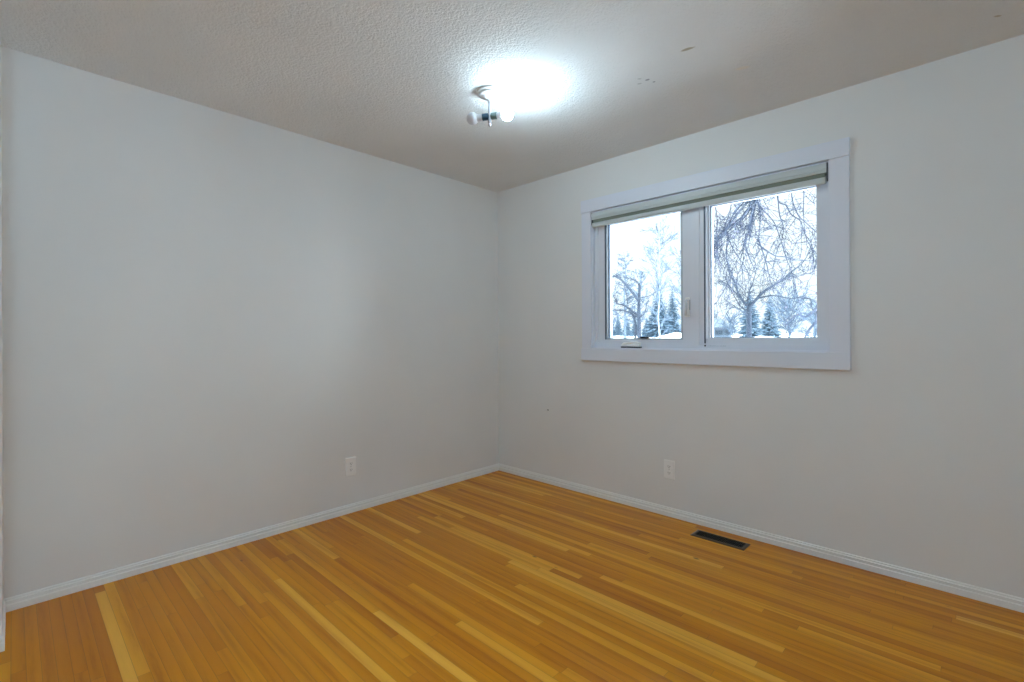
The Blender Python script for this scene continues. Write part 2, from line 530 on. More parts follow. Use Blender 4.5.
# the casement sash on the left: stiles, then a stepped grey bead, then the glass
sash = MB().ring(1.012, 1.735, WZ0 + 0.032, WZ1 - 0.032, 0.062, 0.078, 0.030, 0.05, FY + 0.008, 0.12).build('casement_sash', M_vinyl, win)
MB().ring(1.0735, 1.6575, WZ0 + 0.0615, WZ1 - 0.0815, 0.010, 0.0165, 0.0085, 0.012, FY + 0.016, 0.11).build('glazing_bead', M_bead, sash)
MB().ring(1.0825, 1.6420, WZ0 + 0.069, WZ1 - 0.0925, 0.003, 0.003, 0.003, 0.003, 0.060, 0.088).build('gasket', M_gasket, sash)
MB().box(1.080, 1.645, 0.070, 0.076, WZ0 + 0.066, WZ1 - 0.09).build('glass_pane', M_glass, sash)
for xa, xb in ((1.0725, 1.0755), (1.7350, 1.7385)):
    MB().box(xa, xb, FY + 0.004, FY + 0.020, WZ0 + 0.062, WZ1 - 0.08).build('weather_strip', M_gasket if xa < 1.2 else M_bead, sash)
# the fixed pane on the right
fx = MB().ring(1.798, 2.438, WZ0 + 0.032, WZ1 - 0.032, 0.010, 0.036, 0.036, 0.05, FY + 0.010, 0.14).build('fixed_pane_frame', M_vinyl, win)
MB().ring(1.8075, 2.4035, WZ0 + 0.0675, WZ1 - 0.0815, 0.010, 0.006, 0.007, 0.012, FY + 0.040, 0.13).build('glazing_bead', M_vinyl, fx)
MB().box(1.7985, 1.8030, FY - 0.001, FY + 0.020, WZ0 + 0.040, WZ1 - 0.05).build('weather_strip', M_gasket, fx)
MB().ring(1.8165, 2.399, WZ0 + 0.0735, WZ1 - 0.0925, 0.0025, 0.003, 0.003, 0.003, 0.082, 0.108).build('gasket', M_gasket, fx)
MB().box(1.814, 2.401, 0.090, 0.096, WZ0 + 0.071, WZ1 - 0.09).build('glass_pane', M_glass, fx)
# folding crank at the foot of the casement: housing, black strip for the shade under it, folded arm with its knob
ck = MB()
ck.prism([(FY, 1.106), (0.002, 1.107), (-0.004, 1.110), (0.000, 1.122), (0.012, 1.132), (FY, 1.135)], 1.230, 1.362, 'x')
crank = ck.build('crank_housing', M_plate, win)
MB().box(1.222, 1.370, -0.002, FY, 1.0935, 1.107, 0.002).build('crank_shade_strip', M_black, crank)
MB().tube([(1.366, 0.008, 1.126), (1.350, -0.004, 1.136), (1.310, -0.009, 1.135), (1.255, -0.010, 1.124), (1.236, -0.009, 1.115)],
          [0.006, 0.0068, 0.0062, 0.006, 0.0075], 8).build('crank_arm', M_plate, crank, True)
MB().box(1.356, 1.416, FY - 0.004, FY + 0.018, 1.1625, 1.1755, 0.002).build('screen_clip', M_black, sash)
# lock lever on the casement's free stile
lk = MB().box(1.676, 1.704, FY - 0.004, FY + 0.010, 1.300, 1.425, 0.003)
lock = lk.build('lock_plate', M_plate, sash)
MB().tube([(1.690, FY - 0.002, 1.405), (1.692, 0.006, 1.400), (1.697, -0.006, 1.385), (1.699, -0.010, 1.350), (1.695, -0.007, 1.322), (1.690, -0.002, 1.310)],
          [0.008, 0.009, 0.008, 0.0075, 0.008, 0.006], 8).build('lock_lever', M_clear, lock, True)
MB().box(1.7035, 1.7060, FY - 0.005, FY + 0.010, 1.345, 1.41, 0.001).build('lock_shade', M_bead, lock)  # grey strip drawn where the lever's shadow falls
# maker's mark printed on the sill: a small black square and a line of tiny grey characters
mk = MB().box(1.798, 1.808, FY - 0.0006, FY + 0.001, 1.113, 1.122)
mark = mk.build('printed_square', M_black, win)
ch = MB()
random.seed(4)
cx = 1.824
for w in (0.007, 0.006, 0.008, 0.005, 0.006, 0.0, 0.006, 0.004, 0.0, 0.006, 0.007, 0.006, 0.008):
    if w:
        ch.box(cx, cx + w * 0.75, FY - 0.0005, FY + 0.001, 1.1145, 1.1185 + random.choice((0, 0.0015)))
    cx += w + 0.003
ch.build('printed_line', M_bead, mark)

# ------------------------------------------------------------------ roller blind under the head casing
bl = tag(empty('roller_blind', ((WX0 + WX1) / 2 + WDX, 0.0, 2.085 + WDZ)), 'off-white roller blind rolled right up under the window head casing', 'blind')
BX = (WX0 + WX1) / 2
def bx(v): return v - BX
def bprof(pr): return [(y, z - 2.085) for y, z in pr]
X0, X1 = WX0 + 0.011, WX1 - 0.011
MB().prism(bprof([(0.024, 2.079), (-0.020, 2.079), (-0.0225, 2.076), (-0.0235, 2.060), (-0.0225, 2.0455), (-0.0165, 2.0450), (-0.0165, 2.0425), (-0.0225, 2.042),
                  (-0.0225, 2.034), (-0.0205, 2.030), (-0.015, 2.030), (-0.013, 2.036), (-0.013, 2.070), (0.020, 2.070), (0.020, 2.036), (0.024, 2.036)]),
           bx(X0), bx(X1), 'x').build('cassette', M_cassette, bl)
rl = [(0.005 + 0.0155 * math.cos(a), 2.0345 + 0.0155 * math.sin(a)) for a in [2 * math.pi * i / 20 for i in range(20)]]
MB().prism(bprof(rl), bx(X0 + 0.006), bx(X1 - 0.006), 'x').build('fabric_roll', M_fabric, bl, True)
MB().box(bx(X0 + 0.008), bx(X1 - 0.008), -0.0142, -0.0128, 2.000 - 2.085, 2.036 - 2.085).build('fabric_end', M_fabric, bl)
MB().prism(bprof([(-0.006, 2.007), (-0.0155, 2.008), (-0.0205, 2.004), (-0.022, 1.992), (-0.0205, 1.981), (-0.015, 1.975), (-0.008, 1.976), (-0.005, 1.985)]),
           bx(X0 + 0.004), bx(X1 - 0.004), 'x').build('bottom_rail', M_cassette, bl, True)
for xa, xb in ((X0 - 0.004, X0), (X1, X1 + 0.005)):
    MB().prism(bprof([(0.026, 2.082), (-0.018, 2.082), (-0.018, 2.000), (-0.010, 1.985), (0.012, 1.990), (0.026, 2.010)]), bx(xa), bx(xb), 'x').build('end_cap', M_capgrey, bl)
MB().box(bx(1.395), bx(1.455), -0.0255, -0.0205, 1.984 - 2.085, 1.996 - 2.085, 0.002).build('pull_tab', M_clear, bl)

# ------------------------------------------------------------------ wall outlets
def outlet(loc, rz, label):
    """faces +x before turning"""
    t = tag(empty('wall_outlet', loc, rz), label, 'outlet', 'white wall outlets')
    p = MB().prism([(0.0, -0.060), (0.0035, -0.060), (0.0058, -0.0565), (0.0058, 0.0565), (0.0035, 0.060), (0.0, 0.060)], -0.0365, 0.0365, 'y')
    p.build('cover_plate', M_plate, t)
    for s in (-1, 1):
        pts = []
        for i in range(20):
            a = 2 * math.pi * i / 20
            pts.append((0.0170 * math.cos(a), max(-0.0125, min(0.0125, 0.0170 * math.sin(a))) + s * 0.0205))
        r = MB()
        n = len(pts)
        r.add([(0.004, y, z) for y, z in pts] + [(0.0075, y, z) for y, z in pts],
              [(i, (i + 1) % n, n + (i + 1) % n, n + i) for i in range(n)] + [tuple(range(n)), tuple(range(2 * n - 1, n - 1, -1))])
        ro = r.build('receptacle', M_plate, t)
        for dy, h in ((-0.0064, 0.0042), (0.0064, 0.0036)):
            MB().box(0.0070, 0.0080, dy - 0.0012, dy + 0.0012, s * 0.0205 + 0.002 - h, s * 0.0205 + 0.002 + h).build('slot', M_slot, ro)
        MB().lathe([(0.0026, 0.0), (0.0026, 0.001)], 12, Matrix.Translation((0.0070, 0, s * 0.0205 - 0.0075)) @ Matrix.Rotation(math.pi / 2, 4, 'Y')).build('ground_hole', M_slot, ro)
    MB().lathe([(0.0032, 0.0), (0.0032, 0.0012), (0.002, 0.0018)], 12, Matrix.Translation((0.0052, 0, 0)) @ Matrix.Rotation(math.pi / 2, 4, 'Y')).build('screw', M_screw, t)
    return t
outlet((0.0, -1.394, 0.308), 0.0, 'white duplex outlet low on the plain wall without a window')
outlet((1.586, 0.0, 0.303), -math.pi / 2, 'white duplex outlet on the wall below the window')

# ------------------------------------------------------------------ floor vent
fv = tag(empty('floor_vent', (1.960, -0.149, 0.0)), 'dark brown metal floor vent in the boards below the window', 'vent')
def hring(mb, x0, x1, y0, y1, w0, w1, z0, z1, z2):
    """a bevelled flange lying on the floor: outer edge z0..z1, inner lip z2"""
    o = [(x0, y0), (x1, y0), (x1, y1), (x0, y1)]
    m_ = [(x0 + w0, y0 + w0), (x1 - w0, y0 + w0), (x1 - w0, y1 - w0), (x0 + w0, y1 - w0)]
    i = [(x0 + w1, y0 + w1), (x1 - w1, y0 + w1), (x1 - w1, y1 - w1), (x0 + w1, y1 - w1)]
    L = [[(p[0], p[1], z0) for p in o], [(p[0], p[1], z0 + 0.0015) for p in o], [(p[0], p[1], z1) for p in m_], [(p[0], p[1], z1) for p in i], [(p[0], p[1], z2) for p in i]]
    vs = [p for r in L for p in r]
    fs = []
    n = len(L)
    for r in range(n):
        for a in range(4):
            b = (a + 1) % 4
            q = (r + 1) % n
            fs.append((r * 4 + a, r * 4 + b, q * 4 + b, q * 4 + a))
    mb.add(vs, fs)
f_ = MB(); hring(f_, -0.150, 0.150, -0.054, 0.054, 0.009, 0.018, 0.0002, 0.0055, 0.0006)
f_.build('flange', M_ventframe, fv)
MB().box(-0.1325, 0.1325, -0.0365, 0.0365, 0.0003, 0.0011).build('duct_screen', M_ventvoid, fv)
g_ = MB()
for i in range(26):
    x = -0.126 + i * 0.01
    g_.add([(x, -0.036, 0.0012), (x + 0.0035, -0.036, 0.0042), (x + 0.0045, -0.036, 0.0036), (x + 0.001, -0.036, 0.0012),
            (x, 0.036, 0.0012), (x + 0.0035, 0.036, 0.0042), (x + 0.0045, 0.036, 0.0036), (x + 0.001, 0.036, 0.0012)],
           [(0, 1, 5, 4), (1, 2, 6, 5), (2, 3, 7, 6), (3, 0, 4, 7), (0, 3, 2, 1), (4, 5, 6, 7)])
g_.box(-0.132, 0.132, -0.002, 0.002, 0.0012, 0.0046)
g_.build('louvre_grille', M_ventdark, fv)
MB().tube([(0.118, -0.012, 0.003), (0.118, -0.012, 0.009)], [0.003, 0.0025], 8).build('damper_lever', M_ventdark, fv, True)

# ------------------------------------------------------------------ ceiling light: canopy, stem, two sockets, two bulbs
LX, LY = 1.221, -1.251
lt = tag(empty('ceiling_light', (LX, LY, H)), 'small white ceiling light with two bare round bulbs on a short stem', 'ceiling light')
MB().lathe([(0.068, 0.0), (0.069, -0.004), (0.066, -0.010), (0.060, -0.0125), (0.058, -0.013), (0.0575, -0.018), (0.053, -0.0235), (0.046, -0.0255),
            (0.043, -0.0265), (0.036, -0.033), (0.022, -0.040), (0.012, -0.043), (0.010, -0.050), (0.004, -0.052)], 48).build('canopy', M_canopy, lt, True)
MB().lathe([(0.0105, -0.050), (0.0105, -0.060), (0.008, -0.062), (0.008, -0.152), (0.0095, -0.154), (0.0095, -0.160), (0.004, -0.163)], 20).build('stem', M_nickel, lt, True)
MB().lathe([(0.004, -0.160), (0.0075, -0.166), (0.0085, -0.172), (0.006, -0.179), (0.002, -0.183)], 20).build('finial', M_nickel, lt, True)
ax = BULB_AXIS
for s, mb_, ms in ((-1, M_bulb_off, M_socket_dark), (1, M_bulb_on, M_socket_green)):
    q = (ax * s).to_track_quat('Z', 'Y').to_matrix().to_4x4()
    T = Matrix.Translation((0, 0, -0.128)) @ q
    so = MB().lathe([(0.010, 0.004), (0.0165, 0.008), (0.0175, 0.012), (0.0175, 0.034), (0.0185, 0.035), (0.0185, 0.038), (0.015, 0.038)], 28, T).build('socket', ms, lt, True)
    bu = MB().lathe([(0.013, 0.037), (0.0145, 0.040), (0.0170, 0.054), (0.0195, 0.066)], 28, T).build('bulb_collar', M_bulb_off, lt, True)
    prof = [(0.0197, 0.0665)]
    for i in range(1, 15):
        a = math.radians(-52 + i * (142 / 14))
        prof.append((max(0.0006, 0.0315 * math.cos(a)), 0.0915 + 0.0315 * math.sin(a)))
    b = MB().lathe(prof, 32, T).build('bulb', mb_, lt, True)
    b['label'] = 'lit white bulb' if s > 0 else 'unlit white bulb'

# an added fill globe on a rod, unseen behind the camera
hl = tag(empty('added_fill_globe', (3.0, -3.24, H)), 'added unseen white globe that fills the room with light from behind the camera', 'ceiling light')
MB().lathe([(0.06, 0.0), (0.06, -0.015), (0.05, -0.022), (0.006, -0.024), (0.005, -0.22), (0.03, -0.225), (0.03, -0.25)], 28).build('rod', M_canopy, hl, True)
MB().lathe([(max(0.002, 0.14 * math.sin(math.pi * i / 20)), -0.385 + 0.14 * math.cos(math.pi * i / 20)) for i in range(21)], 36).build('fill_globe', M_fill, hl, True)

# ------------------------------------------------------------------ outdoors
FWD = Vector((-math.sin(YAW), math.cos(YAW), 0))
RGT = Vector((math.cos(YAW), math.sin(YAW), 0))
def spot(px, py, d):
    """the place that lies d metres ahead of the camera in the direction of a point of the photograph"""
    u, v = px - 512, 335.6 - py
    u, v = u * math.cos(ROLL) + v * math.sin(ROLL), v * math.cos(ROLL) - u * math.sin(ROLL)
    return CAM + FWD * d + RGT * (u / FPX * d) + Vector((0, 0, v / FPX * d))
def smooth(a, b, t):
    t = max(0.0, min(1.0, (t - a) / (b - a)))
    return t * t * (3 - 2 * t)
MOUNDS = [(762, 34, 1.25, 1.6), (744, 33, 0.9, 1.4), (790, 32, 0.8, 2.2), (678, 40, 1.6, 2.6), (812, 30, 0.6, 1.6), (722, 38, 0.5, 3.0)]
MOUNDS = [(spot(p, 336, d).x, spot(p, 336, d).y, h, w) for p, d, h, w in MOUNDS]
def ground_z(x, y):
    z = -0.9 + 1.6 * smooth(8, 40, y) + 0.45 * smooth(40, 80, y)
    z += 0.10 * math.sin(x * 0.45 + 1.3) * math.cos(y * 0.38) + 0.05 * math.sin(x * 1.1) * math.sin(y * 0.9 + 0.5)
    for mx, my, h, w in MOUNDS:
        z += 0.42 * h * math.exp(-((x - mx) ** 2 + (y - my) ** 2) / (2 * (w * 0.55) ** 2))
    return z
gx = [-75 + i * 1.0 for i in range(116)]
gy = [0.25 + 0.7 * j for j in range(130)]
gm = MB()
gm.v = [(x, y, ground_z(x, y)) for y in gy for x in gx]
nx_ = len(gx)
gm.f = [(j * nx_ + i, j * nx_ + i + 1, (j + 1) * nx_ + i + 1, (j + 1) * nx_ + i) for j in range(len(gy) - 1) for i in range(nx_ - 1)]
structure(gm, 'ground', M_snow, 'snow covered yard rising away from the window', 'ground', True)
def foot(p):
    return Vector((p.x, p.y, ground_z(p.x, p.y) - 0.04))

def grow(mb, p, d, ln, r, rng, depth, droop=0.0, spread=0.6, kids=4, nseg=4, tips=None, side=4, rmin=0.0015):
    """one branch with its twigs"""
    pts, rad = [p.copy()], [r]
    q, dd = p.copy(), d.normalized()
    for i in range(nseg):
        dd = (dd + Vector((rng.uniform(-1, 1), rng.uniform(-1, 1), rng.uniform(-1, 1))) * 0.22 + Vector((0, 0, -droop))).normalized()
        q = q + dd * (ln / nseg)
        pts.append(q.copy()); rad.append(max(rmin, r * (1 - 0.75 * (i + 1) / nseg)))
    mb.tube(pts, rad, side)
    if tips is not None:
        tips.append(pts[-1]); tips.append(pts[-2])
    if depth > 0:
        for _ in range(kids):
            i = rng.randint(1, nseg)
            t = rng.random()
            b = pts[i - 1].lerp(pts[i], t)
            bd = (pts[i] - pts[i - 1]).normalized()
            o = Vector((rng.uniform(-1, 1), rng.uniform(-1, 1), rng.uniform(-0.8, 1)))
            grow(mb, b, bd + o * spread, ln * rng.uniform(0.35, 0.65), max(rmin, rad[i - 1] * 0.55), rng, depth - 1, droop, spread, kids, max(2, nseg - 1), tips, max(3, side - 1), rmin)

def poly(mb, pts, r0, r1, n=6, rng=None, twigs=0, tl=0.4, depth=1, droop=0.02, tips=None, tmb=None, kids=3, tr=0.009, rmin=0.005):
    """a traced limb, smoothed, with twigs along it"""
    P = [Vector(p) for p in pts]
    S = []
    for i in range(len(P) - 1):
        a, b, c, e = P[max(0, i - 1)], P[i], P[i + 1], P[min(len(P) - 1, i + 2)]
        for k in range(4):
            t = k / 4
            S.append(0.5 * ((2 * b) + (c - a) * t + (2 * a - 5 * b + 4 * c - e) * t * t + (3 * b - a - 3 * c + e) * t ** 3))
    S.append(P[-1])
    m = len(S) - 1
    R = [r0 + (r1 - r0) * i / m for i in range(m + 1)]
    mb.tube(S, R, n)
    for _ in range(twigs):
        i = rng.randint(max(1, m // 6), m)
        bd = (S[i] - S[i - 1]).normalized()
        o = Vector((rng.uniform(-1, 1), rng.uniform(-1, 1), rng.uniform(-1, 1)))
        grow(tmb or mb, S[i - 1].lerp(S[i], rng.random()), bd * 0.7 + o, tl * rng.uniform(0.5, 1.2), max(rmin, min(tr, R[i] * 0.6)), rng, depth, droop, 0.8, kids, 4, tips, 3, rmin)
    return S

# --- the pruned tree in the yard, seen through the casement
def L(X, Y):                      # read off an enlargement of the casement pane
    return (596 + X / 7.91, 260 + Y / 7.57)
def pruned_tree():
    rng = random.Random(11)
    D = 15.0
    b = foot(spot(639.5, 336, D))
    t = tag(empty('pruned_tree', b), 'bare pruned tree with thick stubby limbs, seen through the casement pane', 'tree')
    tr, tw = MB(), MB()
    def pt(X, Y, dd=0.0):
        px, py = L(X, Y)
        return spot(px, py, D + dd) - b
    J = dict(rng=rng, tmb=tw, tr=0.007, rmin=0.004)
    poly(tr, [Vector((0.0, 0, 0)), pt(341, 560), pt(338, 430), pt(340, 320), pt(347, 190)], 0.075, 0.038, 8, twigs=5, tl=0.5, **J)
    poly(tr, [Vector((-0.35, 0, 0.0)), pt(312, 560, .1), pt(300, 440, .1), pt(285, 405, .1)], 0.045, 0.03, 7, twigs=2, tl=0.5, **J)
    poly(tr, [pt(347, 205), pt(330, 170), pt(270, 135, -.2)], 0.036, 0.018, 6, twigs=3, tl=0.4, **J)
    poly(tr, [pt(338, 310), pt(280, 235, -.2), pt(200, 150, -.5), pt(135, 122, -.7), pt(118, 165, -.7)], 0.048, 0.016, 6, twigs=8, tl=0.45, **J)
    poly(tr, [pt(335, 420), pt(290, 390, .2), pt(225, 345, .4), pt(165, 330, .5), pt(165, 310, .5)], 0.042, 0.016, 6, twigs=18, tl=0.45, **J)
    poly(tr, [pt(318, 430), pt(240, 388, .3), pt(110, 380, .8)], 0.034, 0.012, 6, twigs=11, tl=0.5, **J)
    poly(tr, [pt(345, 285), pt(385, 280, .2), pt(430, 268, .4), pt(490, 230, .5)], 0.026, 0.008, 6, twigs=7, tl=0.45, **J)
    poly(tr, [pt(340, 440), pt(385, 400, -.2), pt(400, 340, -.3), pt(420, 300, -.3)], 0.026, 0.008, 6, twigs=5, tl=0.5, **J)
    poly(tr, [pt(250, 330), pt(235, 230, .3), pt(215, 170, .3)], 0.016, 0.005, 5, twigs=5, tl=0.4, **J)
    tr.build('trunk', M_bark, t, True)
    tw.build('crown', M_bark, t)
pruned_tree()

# --- the big drooping tree close to the fixed pane: its trunk stands beyond the window's right edge
def drooping_tree():
    rng = random.Random(5)
    D = 6.2
    b = foot(spot(905, 336, 7.2))
    t = tag(empty('drooping_tree', b), 'large bare tree whose drooping seeded branches hang before the fixed pane', 'tree')
    tr, br, tw, sd = MB(), MB(), MB(), MB()
    def A(X, Y, dd=0.0):          # enlargement of the fixed pane's upper half
        return spot(700 + X / 7.577, 180 + Y / 7.577, D + dd) - b
    def B(X, Y, dd=0.0):          # and of its lower half
        return spot(700 + X / 7.577, 260 + Y / 7.577, D + dd) - b
    tips = []
    J = dict(rng=rng, tmb=tw, tips=tips)
    top = Vector((-0.35, 0.1, 4.4))
    poly(tr, [Vector((0, 0, 0)), Vector((-0.03, 0.02, 1.5)), Vector((-0.12, 0.05, 3.0)), top], 0.17, 0.11, 10)
    limb = A(560, -420, 0.3)
    poly(tr, [top, A(1000, -480, .6), limb, A(420, -220, 0.1), A(330, -60, 0)], 0.10, 0.03, 8)
    poly(tr, [Vector((-0.12, 0.05, 3.0)), A(1150, -60, .5), A(1010, 40, .2), A(900, -60, 0), A(790, -90, 0)], 0.05, 0.018, 7)
    k = 0.0105
    def br_(pts, r0=k, r1=k * 0.45, tws=9, tl=0.34):
        poly(br, pts, r0, r1, 5, twigs=tws, tl=tl, depth=1, droop=0.08, kids=3, tr=0.0046, rmin=0.0029, **J)
    # bundle that sweeps down to the left
    for q in range(9):
        j = lambda s: rng.uniform(-s, s)
        br_([A(420 + j(60), -220, 0.1), A(400 + j(60), 60 + j(20), j(.3)), A(310 + j(60), 240 + j(30), j(.3)), A(200 + j(50), 380 + j(30), j(.3)), A(70 + j(60), 520 + j(60), j(.3))], 0.010, 0.004, 12)
    for q in range(4):
        j = lambda s: rng.uniform(-s, s)
        br_([A(430 + j(40), -200, 0.1), A(400 + j(50), 100, j(.3)), A(385 + j(40), 300, j(.3)), A(375 + j(60), 480, j(.4)), A(360 + j(90), 690, j(.4))], 0.009, 0.003, 12)
    br_([A(420, -220, .1), A(425, 100), A(455, 230, -.1), A(445, 420, -.1), A(400, 520, -.1)], 0.011, 0.005, 10)
    br_([limb, A(580, -100, .2), A(590, 120, .2), A(602, 260, .2), A(630, 350, .2), A(620, 450, .2), A(585, 530, .2), A(555, 650, .2)], 0.011, 0.004, 14)
    br_([A(580, -60, .2), A(590, 150, .2), A(650, 190, .1), A(690, 260, .1), A(760, 310, 0), A(790, 400, 0), A(850, 500, 0), A(865, 680, 0)], 0.011, 0.004, 16)
    br_([A(700, -95, 0), A(695, 120), A(740, 260), A(810, 330), A(890, 405)], 0.010, 0.005, 10)
    br_([A(790, -90, 0), A(787, 100), A(785, 260), A(800, 430), A(850, 520)], 0.008, 0.003, 12)
    br_([A(430, 480, -.1), A(560, 570, -.1), A(640, 582, -.1), A(730, 605, -.1), A(890, 616, 0)], 0.009, 0.005, 8)
    br_([A(440, 200, .1), A(490, 240, .1), A(560, 320, .1), A(600, 420, .1), A(650, 580, .1), A(690, 690, .1), B(710, 130, .1), B(722, 240, .1)], 0.009, 0.003, 16)
    br_([A(200, 380, 0), A(220, 450), A(260, 540), A(330, 640), A(380, 720), B(460, 180)], 0.009, 0.003, 10)
    br_([A(380, 320, .2), A(345, 480, .2), A(300, 560, .2), A(240, 690, .2)], 0.008, 0.003, 8)
    br_([A(730, 285, 0), A(690, 340), A(650, 400)], 0.006, 0.003, 4)
    br_([A(210, 430, 0), A(200, 580), A(232, 690), B(240, 120), B(180, 230), B(118, 335)], 0.010, 0.004, 14)
    br_([A(440, 440, -.1), A(500, 620, -.1), A(515, 690, -.1), B(522, 110, -.1), B(548, 205, -.1)], 0.009, 0.003, 9)
    br_([A(360, 340, 0), A(300, 390), A(240, 450)], 0.006, 0.003, 4)
    br_([A(245, 150, .3), A(222, 250, .3), A(170, 420, .3), A(150, 560, .3), A(105, 680, .3)], 0.007, 0.003, 12)
    br_([A(115, 190, .2), A(130, 330, .2), A(110, 520, .2), B(120, 40, .2), B(90, 170, .2)], 0.007, 0.003, 12)
    br_([A(890, 560, 0), A(860, 690), B(780, 110), B(720, 135)], 0.008, 0.004, 7)
    br_([A(870, 180, .2), A(830, 150, .2), A(800, 120, .2)], 0.006, 0.003, 6)
    br_([A(700, 480, .2), A(780, 470, .2), A(880, 440, .2)], 0.005, 0.003, 6)
    br_([Vector((-0.02, 0.02, 1.6)), B(1010, 330, .3), B(860, 395, 0), B(800, 430, 0), B(740, 413, 0), B(690, 452, 0), B(640, 505, 0)], 0.022, 0.008, 10)
    br_([Vector((-0.02, 0.02, 1.3)), B(980, 390, .3), B(880, 470, 0), B(820, 540, 0), B(785, 610, 0)], 0.020, 0.012, 4)
    # dry seeds and buds at the twig ends
    for p in tips:
        if rng.random() < 0.13:
            for _ in range(rng.choice((1, 1, 2))):
                c = p + Vector((rng.uniform(-1, 1), rng.uniform(-1, 1), rng.uniform(-1.2, 0.4))) * 0.018
                sd.blob(c, rng.uniform(0.007, 0.012), (1, 0.8, 1.2))
    tr.build('trunk', M_bark, t, True)
    br.build('branches', M_twig, t, True)
    tw.build('crown', M_twig, t)
    s = sd.build('seeds', M_seed, t)
    s['kind'] = 'stuff'
drooping_tree()

# --- the vase-shaped tree behind it
def spreading_tree():
    rng = random.Random(23)
    D = 14.0
    b = foot(spot(749, 336, D))
    t = tag(empty('spreading_tree', b), 'bare tree whose limbs fan out in a vase before the spruce', 'tree')
    tr, tw = MB(), MB()
    def B(X, Y, dd=0.0):
        return spot(700 + X / 7.577, 260 + Y / 7.577, D + dd) - b
    J = dict(rng=rng, tmb=tw)
    poly(tr, [Vector((0, 0, 0)), B(372, 480), B(372, 400), B(375, 345)], 0.085, 0.06, 8)
    poly(tr, [B(385, 345), B(410, 318), B(470, 250, .2), B(545, 200, .3), B(640, 140, .4), B(690, 90, .5), B(770, 30, .6), B(830, -60, .6)], 0.050, 0.010, 6, twigs=26, tl=0.8, **J)
    poly(tr, [B(365, 350), B(335, 325), B(290, 250, -.2), B(262, 160, -.3), B(225, 110, -.4), B(200, -20, -.4)], 0.044, 0.010, 6, twigs=22, tl=0.8, **J)
    poly(tr, [B(372, 350), B(362, 300), B(378, 220, .3), B(400, 175, .3), B(430, 60, .3)], 0.032, 0.008, 6, twigs=18, tl=0.8, **J)
    poly(tr, [B(366, 420), B(320, 390, -.3), B(280, 366, -.5), B(230, 366, -.7), B(188, 435, -.8)], 0.028, 0.008, 6, twigs=16, tl=0.6, **J)
    poly(tr, [B(345, 335), B(300, 285, .3), B(225, 200, .5), B(150, 150, .6)], 0.026, 0.008, 6, twigs=16, tl=0.7, **J)
    poly(tr, [B(440, 290, .1), B(480, 280), B(560, 270, -.2), B(690, 292, -.4), B(770, 278, -.5), B(850, 300, -.5)], 0.026, 0.010, 6, twigs=18, tl=0.6, **J)
    poly(tr, [B(366, 400), B(300, 340, -.2), B(240, 235, -.2), B(190, 120, -.2)], 0.020, 0.006, 6, twigs=16, tl=0.6, **J)
    tr.build('trunk', M_bark, t, True)
    tw.build('crown', M_bark, t)
spreading_tree()

# --- conifers
def spruce(px, top, d, half, label, seed, group='frosted spruces', narrow=1.0):
    rng = random.Random(seed)
    b = foot(spot(px, 336, d))
    h = spot(px, top, d).z - b.z
    w = half / FPX * d
    t = tag(empty('spruce_tree', b, rng.uniform(0, 6)), label, 'tree', group)
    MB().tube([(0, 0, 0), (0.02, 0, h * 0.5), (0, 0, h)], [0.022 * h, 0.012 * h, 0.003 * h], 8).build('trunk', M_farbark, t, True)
    nd = MB()
    nw = int(18 + h * 2.4)
    for i in range(nw):
        f = i / (nw - 1)
        z = h * (0.05 + 0.94 * f)
        R = w * (1 - f) ** 0.85 * rng.uniform(0.82, 1.1) + 0.05
        nb = max(5, int(11 * (1 - f) + 5))
        a0 = rng.uniform(0, 6)
        for k in range(nb):
            a = a0 + 2 * math.pi * k / nb + rng.uniform(-0.2, 0.2)
            rr = R * rng.uniform(0.7, 1.08)
            di = Vector((math.cos(a), math.sin(a), 0))
            up = rr * rng.uniform(-0.34, -0.12) * (1 - f) + rr * 0.5 * f
            s_ = Vector((0, 0, z)); e = s_ + di * rr + Vector((0, 0, up))
            m_ = s_.lerp(e, 0.5) + Vector((0, 0, rr * 0.07))
            th = 0.05 + 0.016 * h * (1 - f)
            nd.tube([s_, m_, e], [th * 0.7, th, th * 0.2], 4)
            sd_ = Vector((-di.y, di.x, 0))
            for q in range(4):
                tt = rng.uniform(0.3, 0.95)
                p = s_.lerp(e, tt) + Vector((0, 0, rr * 0.05))
                v = (di * 0.7 + sd_ * rng.choice((-1, 1)) * rng.uniform(0.5, 0.9) + Vector((0, 0, rng.uniform(-0.5, 0.1)))) * rr * 0.32
                nd.tube([p, p + v * 0.5, p + v], [th * 0.5, th * 0.55, th * 0.12], 3)
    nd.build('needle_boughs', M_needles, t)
spruce(659, 287, 60, 15, 'taller broad blue spruce behind the thin birch, seen through the casement pane', 1)
spruce(672.5, 288, 63, 11, 'narrower blue spruce close to the mullion side of the casement pane', 2)
spruce(750, 292, 40, 14, 'dense blue spruce rising behind the fanned limbs in the fixed pane', 3)
spruce(770, 296, 44, 11, 'smaller pointed spruce just past the dense one in the fixed pane', 4)
spruce(713, 300, 52, 6, 'spruce half hidden beside the house at the fixed pane edge', 5)
for i, (px, top, d, half, which) in enumerate(((611, 318, 75, 5, 'outermost small spruce of the far row, at the casement hinge side'),
                                               (618, 313, 78, 5, 'tallest small spruce of the far row, second from the hinge side'),
                                               (627, 317, 74, 6, 'small far spruce just behind the bare larch foot'),
                                               (635, 315, 80, 5, 'small far spruce just behind the pruned tree trunks'),
                                               (647, 318, 82, 6, 'small far spruce between the pruned tree and the broad blue spruce'))):
    spruce(px, top, d, half, which, 20 + i, 'far row of small spruces')

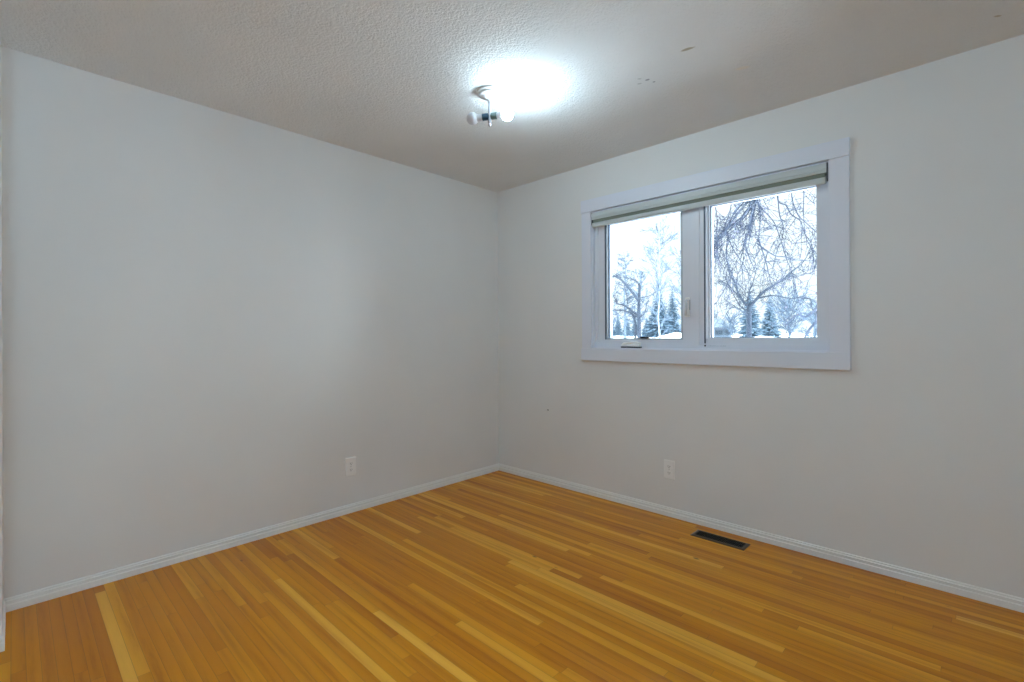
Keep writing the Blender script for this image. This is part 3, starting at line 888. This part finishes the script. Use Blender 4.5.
# --- bare upright trees
def bare_tree(px, top, d, half, name, label, seed, m, trunk_r, lift=0.9, n=30, group=None):
    rng = random.Random(seed)
    b = foot(spot(px, 336, d))
    h = spot(px, top, d).z - b.z
    w = half / FPX * d
    t = tag(empty(name, b), label, 'tree', group)
    tr, tw = MB(), MB()
    pts = [Vector((rng.uniform(-1, 1) * 0.012 * h * (i > 0), rng.uniform(-1, 1) * 0.012 * h * (i > 0), h * i / 6)) for i in range(7)]
    tr.tube(pts, [trunk_r * (1 - 0.85 * i / 6) for i in range(7)], 7)
    for i in range(n):
        f = 0.18 + 0.78 * (i + rng.random()) / n
        k = min(5, int(f * 6)); p = pts[k].lerp(pts[k + 1], f * 6 - k)
        a = rng.uniform(0, 2 * math.pi)
        env = math.sin(math.pi * min(1, max(0.12, (1.05 - f) / 0.95)) ** 0.8) if lift > 0.7 else (1.02 - f)
        ln = w * (0.35 + 0.75 * env) * rng.uniform(0.8, 1.25)
        grow(tw, p, Vector((math.cos(a), math.sin(a), lift * rng.uniform(0.7, 1.4))), ln * 1.2, trunk_r * 0.3 * (1.1 - f), rng, 2, 0.0, 0.6, 4, 4, None, 3, 0.00046 * d)
    tr.build('trunk', m, t, True)
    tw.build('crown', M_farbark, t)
bare_tree(660, 226, 26, 16, 'birch_tree', 'thin pale birch with a fine bare crown at the casement pane', 31, M_birch, 0.055, 1.1, 34)
bare_tree(625, 252, 52, 11, 'larch_tree', 'tall faint bare larch behind the pruned tree', 32, M_farbark, 0.13, 0.25, 60)
bare_tree(640, 272, 58, 8, 'poplar_tree', 'faint bare poplar between the larch and the birch', 33, M_farbark, 0.10, 1.2, 26)
bare_tree(612, 292, 60, 8, 'poplar_tree', 'small faint bare poplar at the casement pane hinge side', 36, M_farbark, 0.09, 1.2, 24)
bare_tree(683, 250, 30, 13, 'birch_tree', 'pale birch half hidden by the window mullion', 37, M_birch, 0.05, 1.1, 28)
bare_tree(789, 304, 34, 15, 'bushy_tree', 'low bushy bare tree to the side of the smaller spruce', 34, M_farbark, 0.07, 0.9, 60)
bare_tree(814, 306, 22, 11, 'bushy_tree', 'low bushy bare tree at the far edge of the fixed pane', 35, M_farbark, 0.07, 0.9, 50)
bare_tree(731, 318, 34, 7, 'bare_shrub', 'bare shrub at the gable end of the house', 38, M_farbark, 0.03, 0.9, 30)

# --- the neighbour's house
def house():
    d = 46.0
    a, c = spot(704, 336, d), spot(733, 336, d)
    b = foot((a + c) / 2)
    ln = (c - a).length
    ang = math.atan2((c - a).y, (c - a).x)
    t = tag(empty('house', b, ang), 'low house with a snowy roof beyond the fixed pane', 'house')
    ze = spot(720, 328.5, d).z - b.z
    zr = spot(720, 320.0, d).z - b.z
    dp = 5.0
    MB().box(-ln / 2 + 0.3, ln / 2 - 0.3, 0.0, dp, -0.1, ze).build('walls', M_siding, t)
    MB().prism([(-0.45, ze - 0.05), (dp / 2, zr), (dp + 0.45, ze - 0.05), (dp + 0.45, ze + 0.1), (dp / 2, zr + 0.18), (-0.45, ze + 0.1)], -ln / 2, ln / 2, 'x').build('roof', M_roof, t)
    MB().box(-ln / 2, ln / 2, -0.48, -0.42, ze - 0.12, ze + 0.04).build('eave', M_eave, t)
    for x in (-0.95, 0.05, 1.0):
        wf = MB().ring(x - 0.36, x + 0.36, ze - 0.62, ze - 0.18, 0.05, 0.05, 0.05, 0.05, -0.04, 0.02).build('window', M_roof, t)
        MB().box(x - 0.32, x + 0.32, -0.015, 0.01, ze - 0.58, ze - 0.22).build('pane', M_hwin, wf)
house()
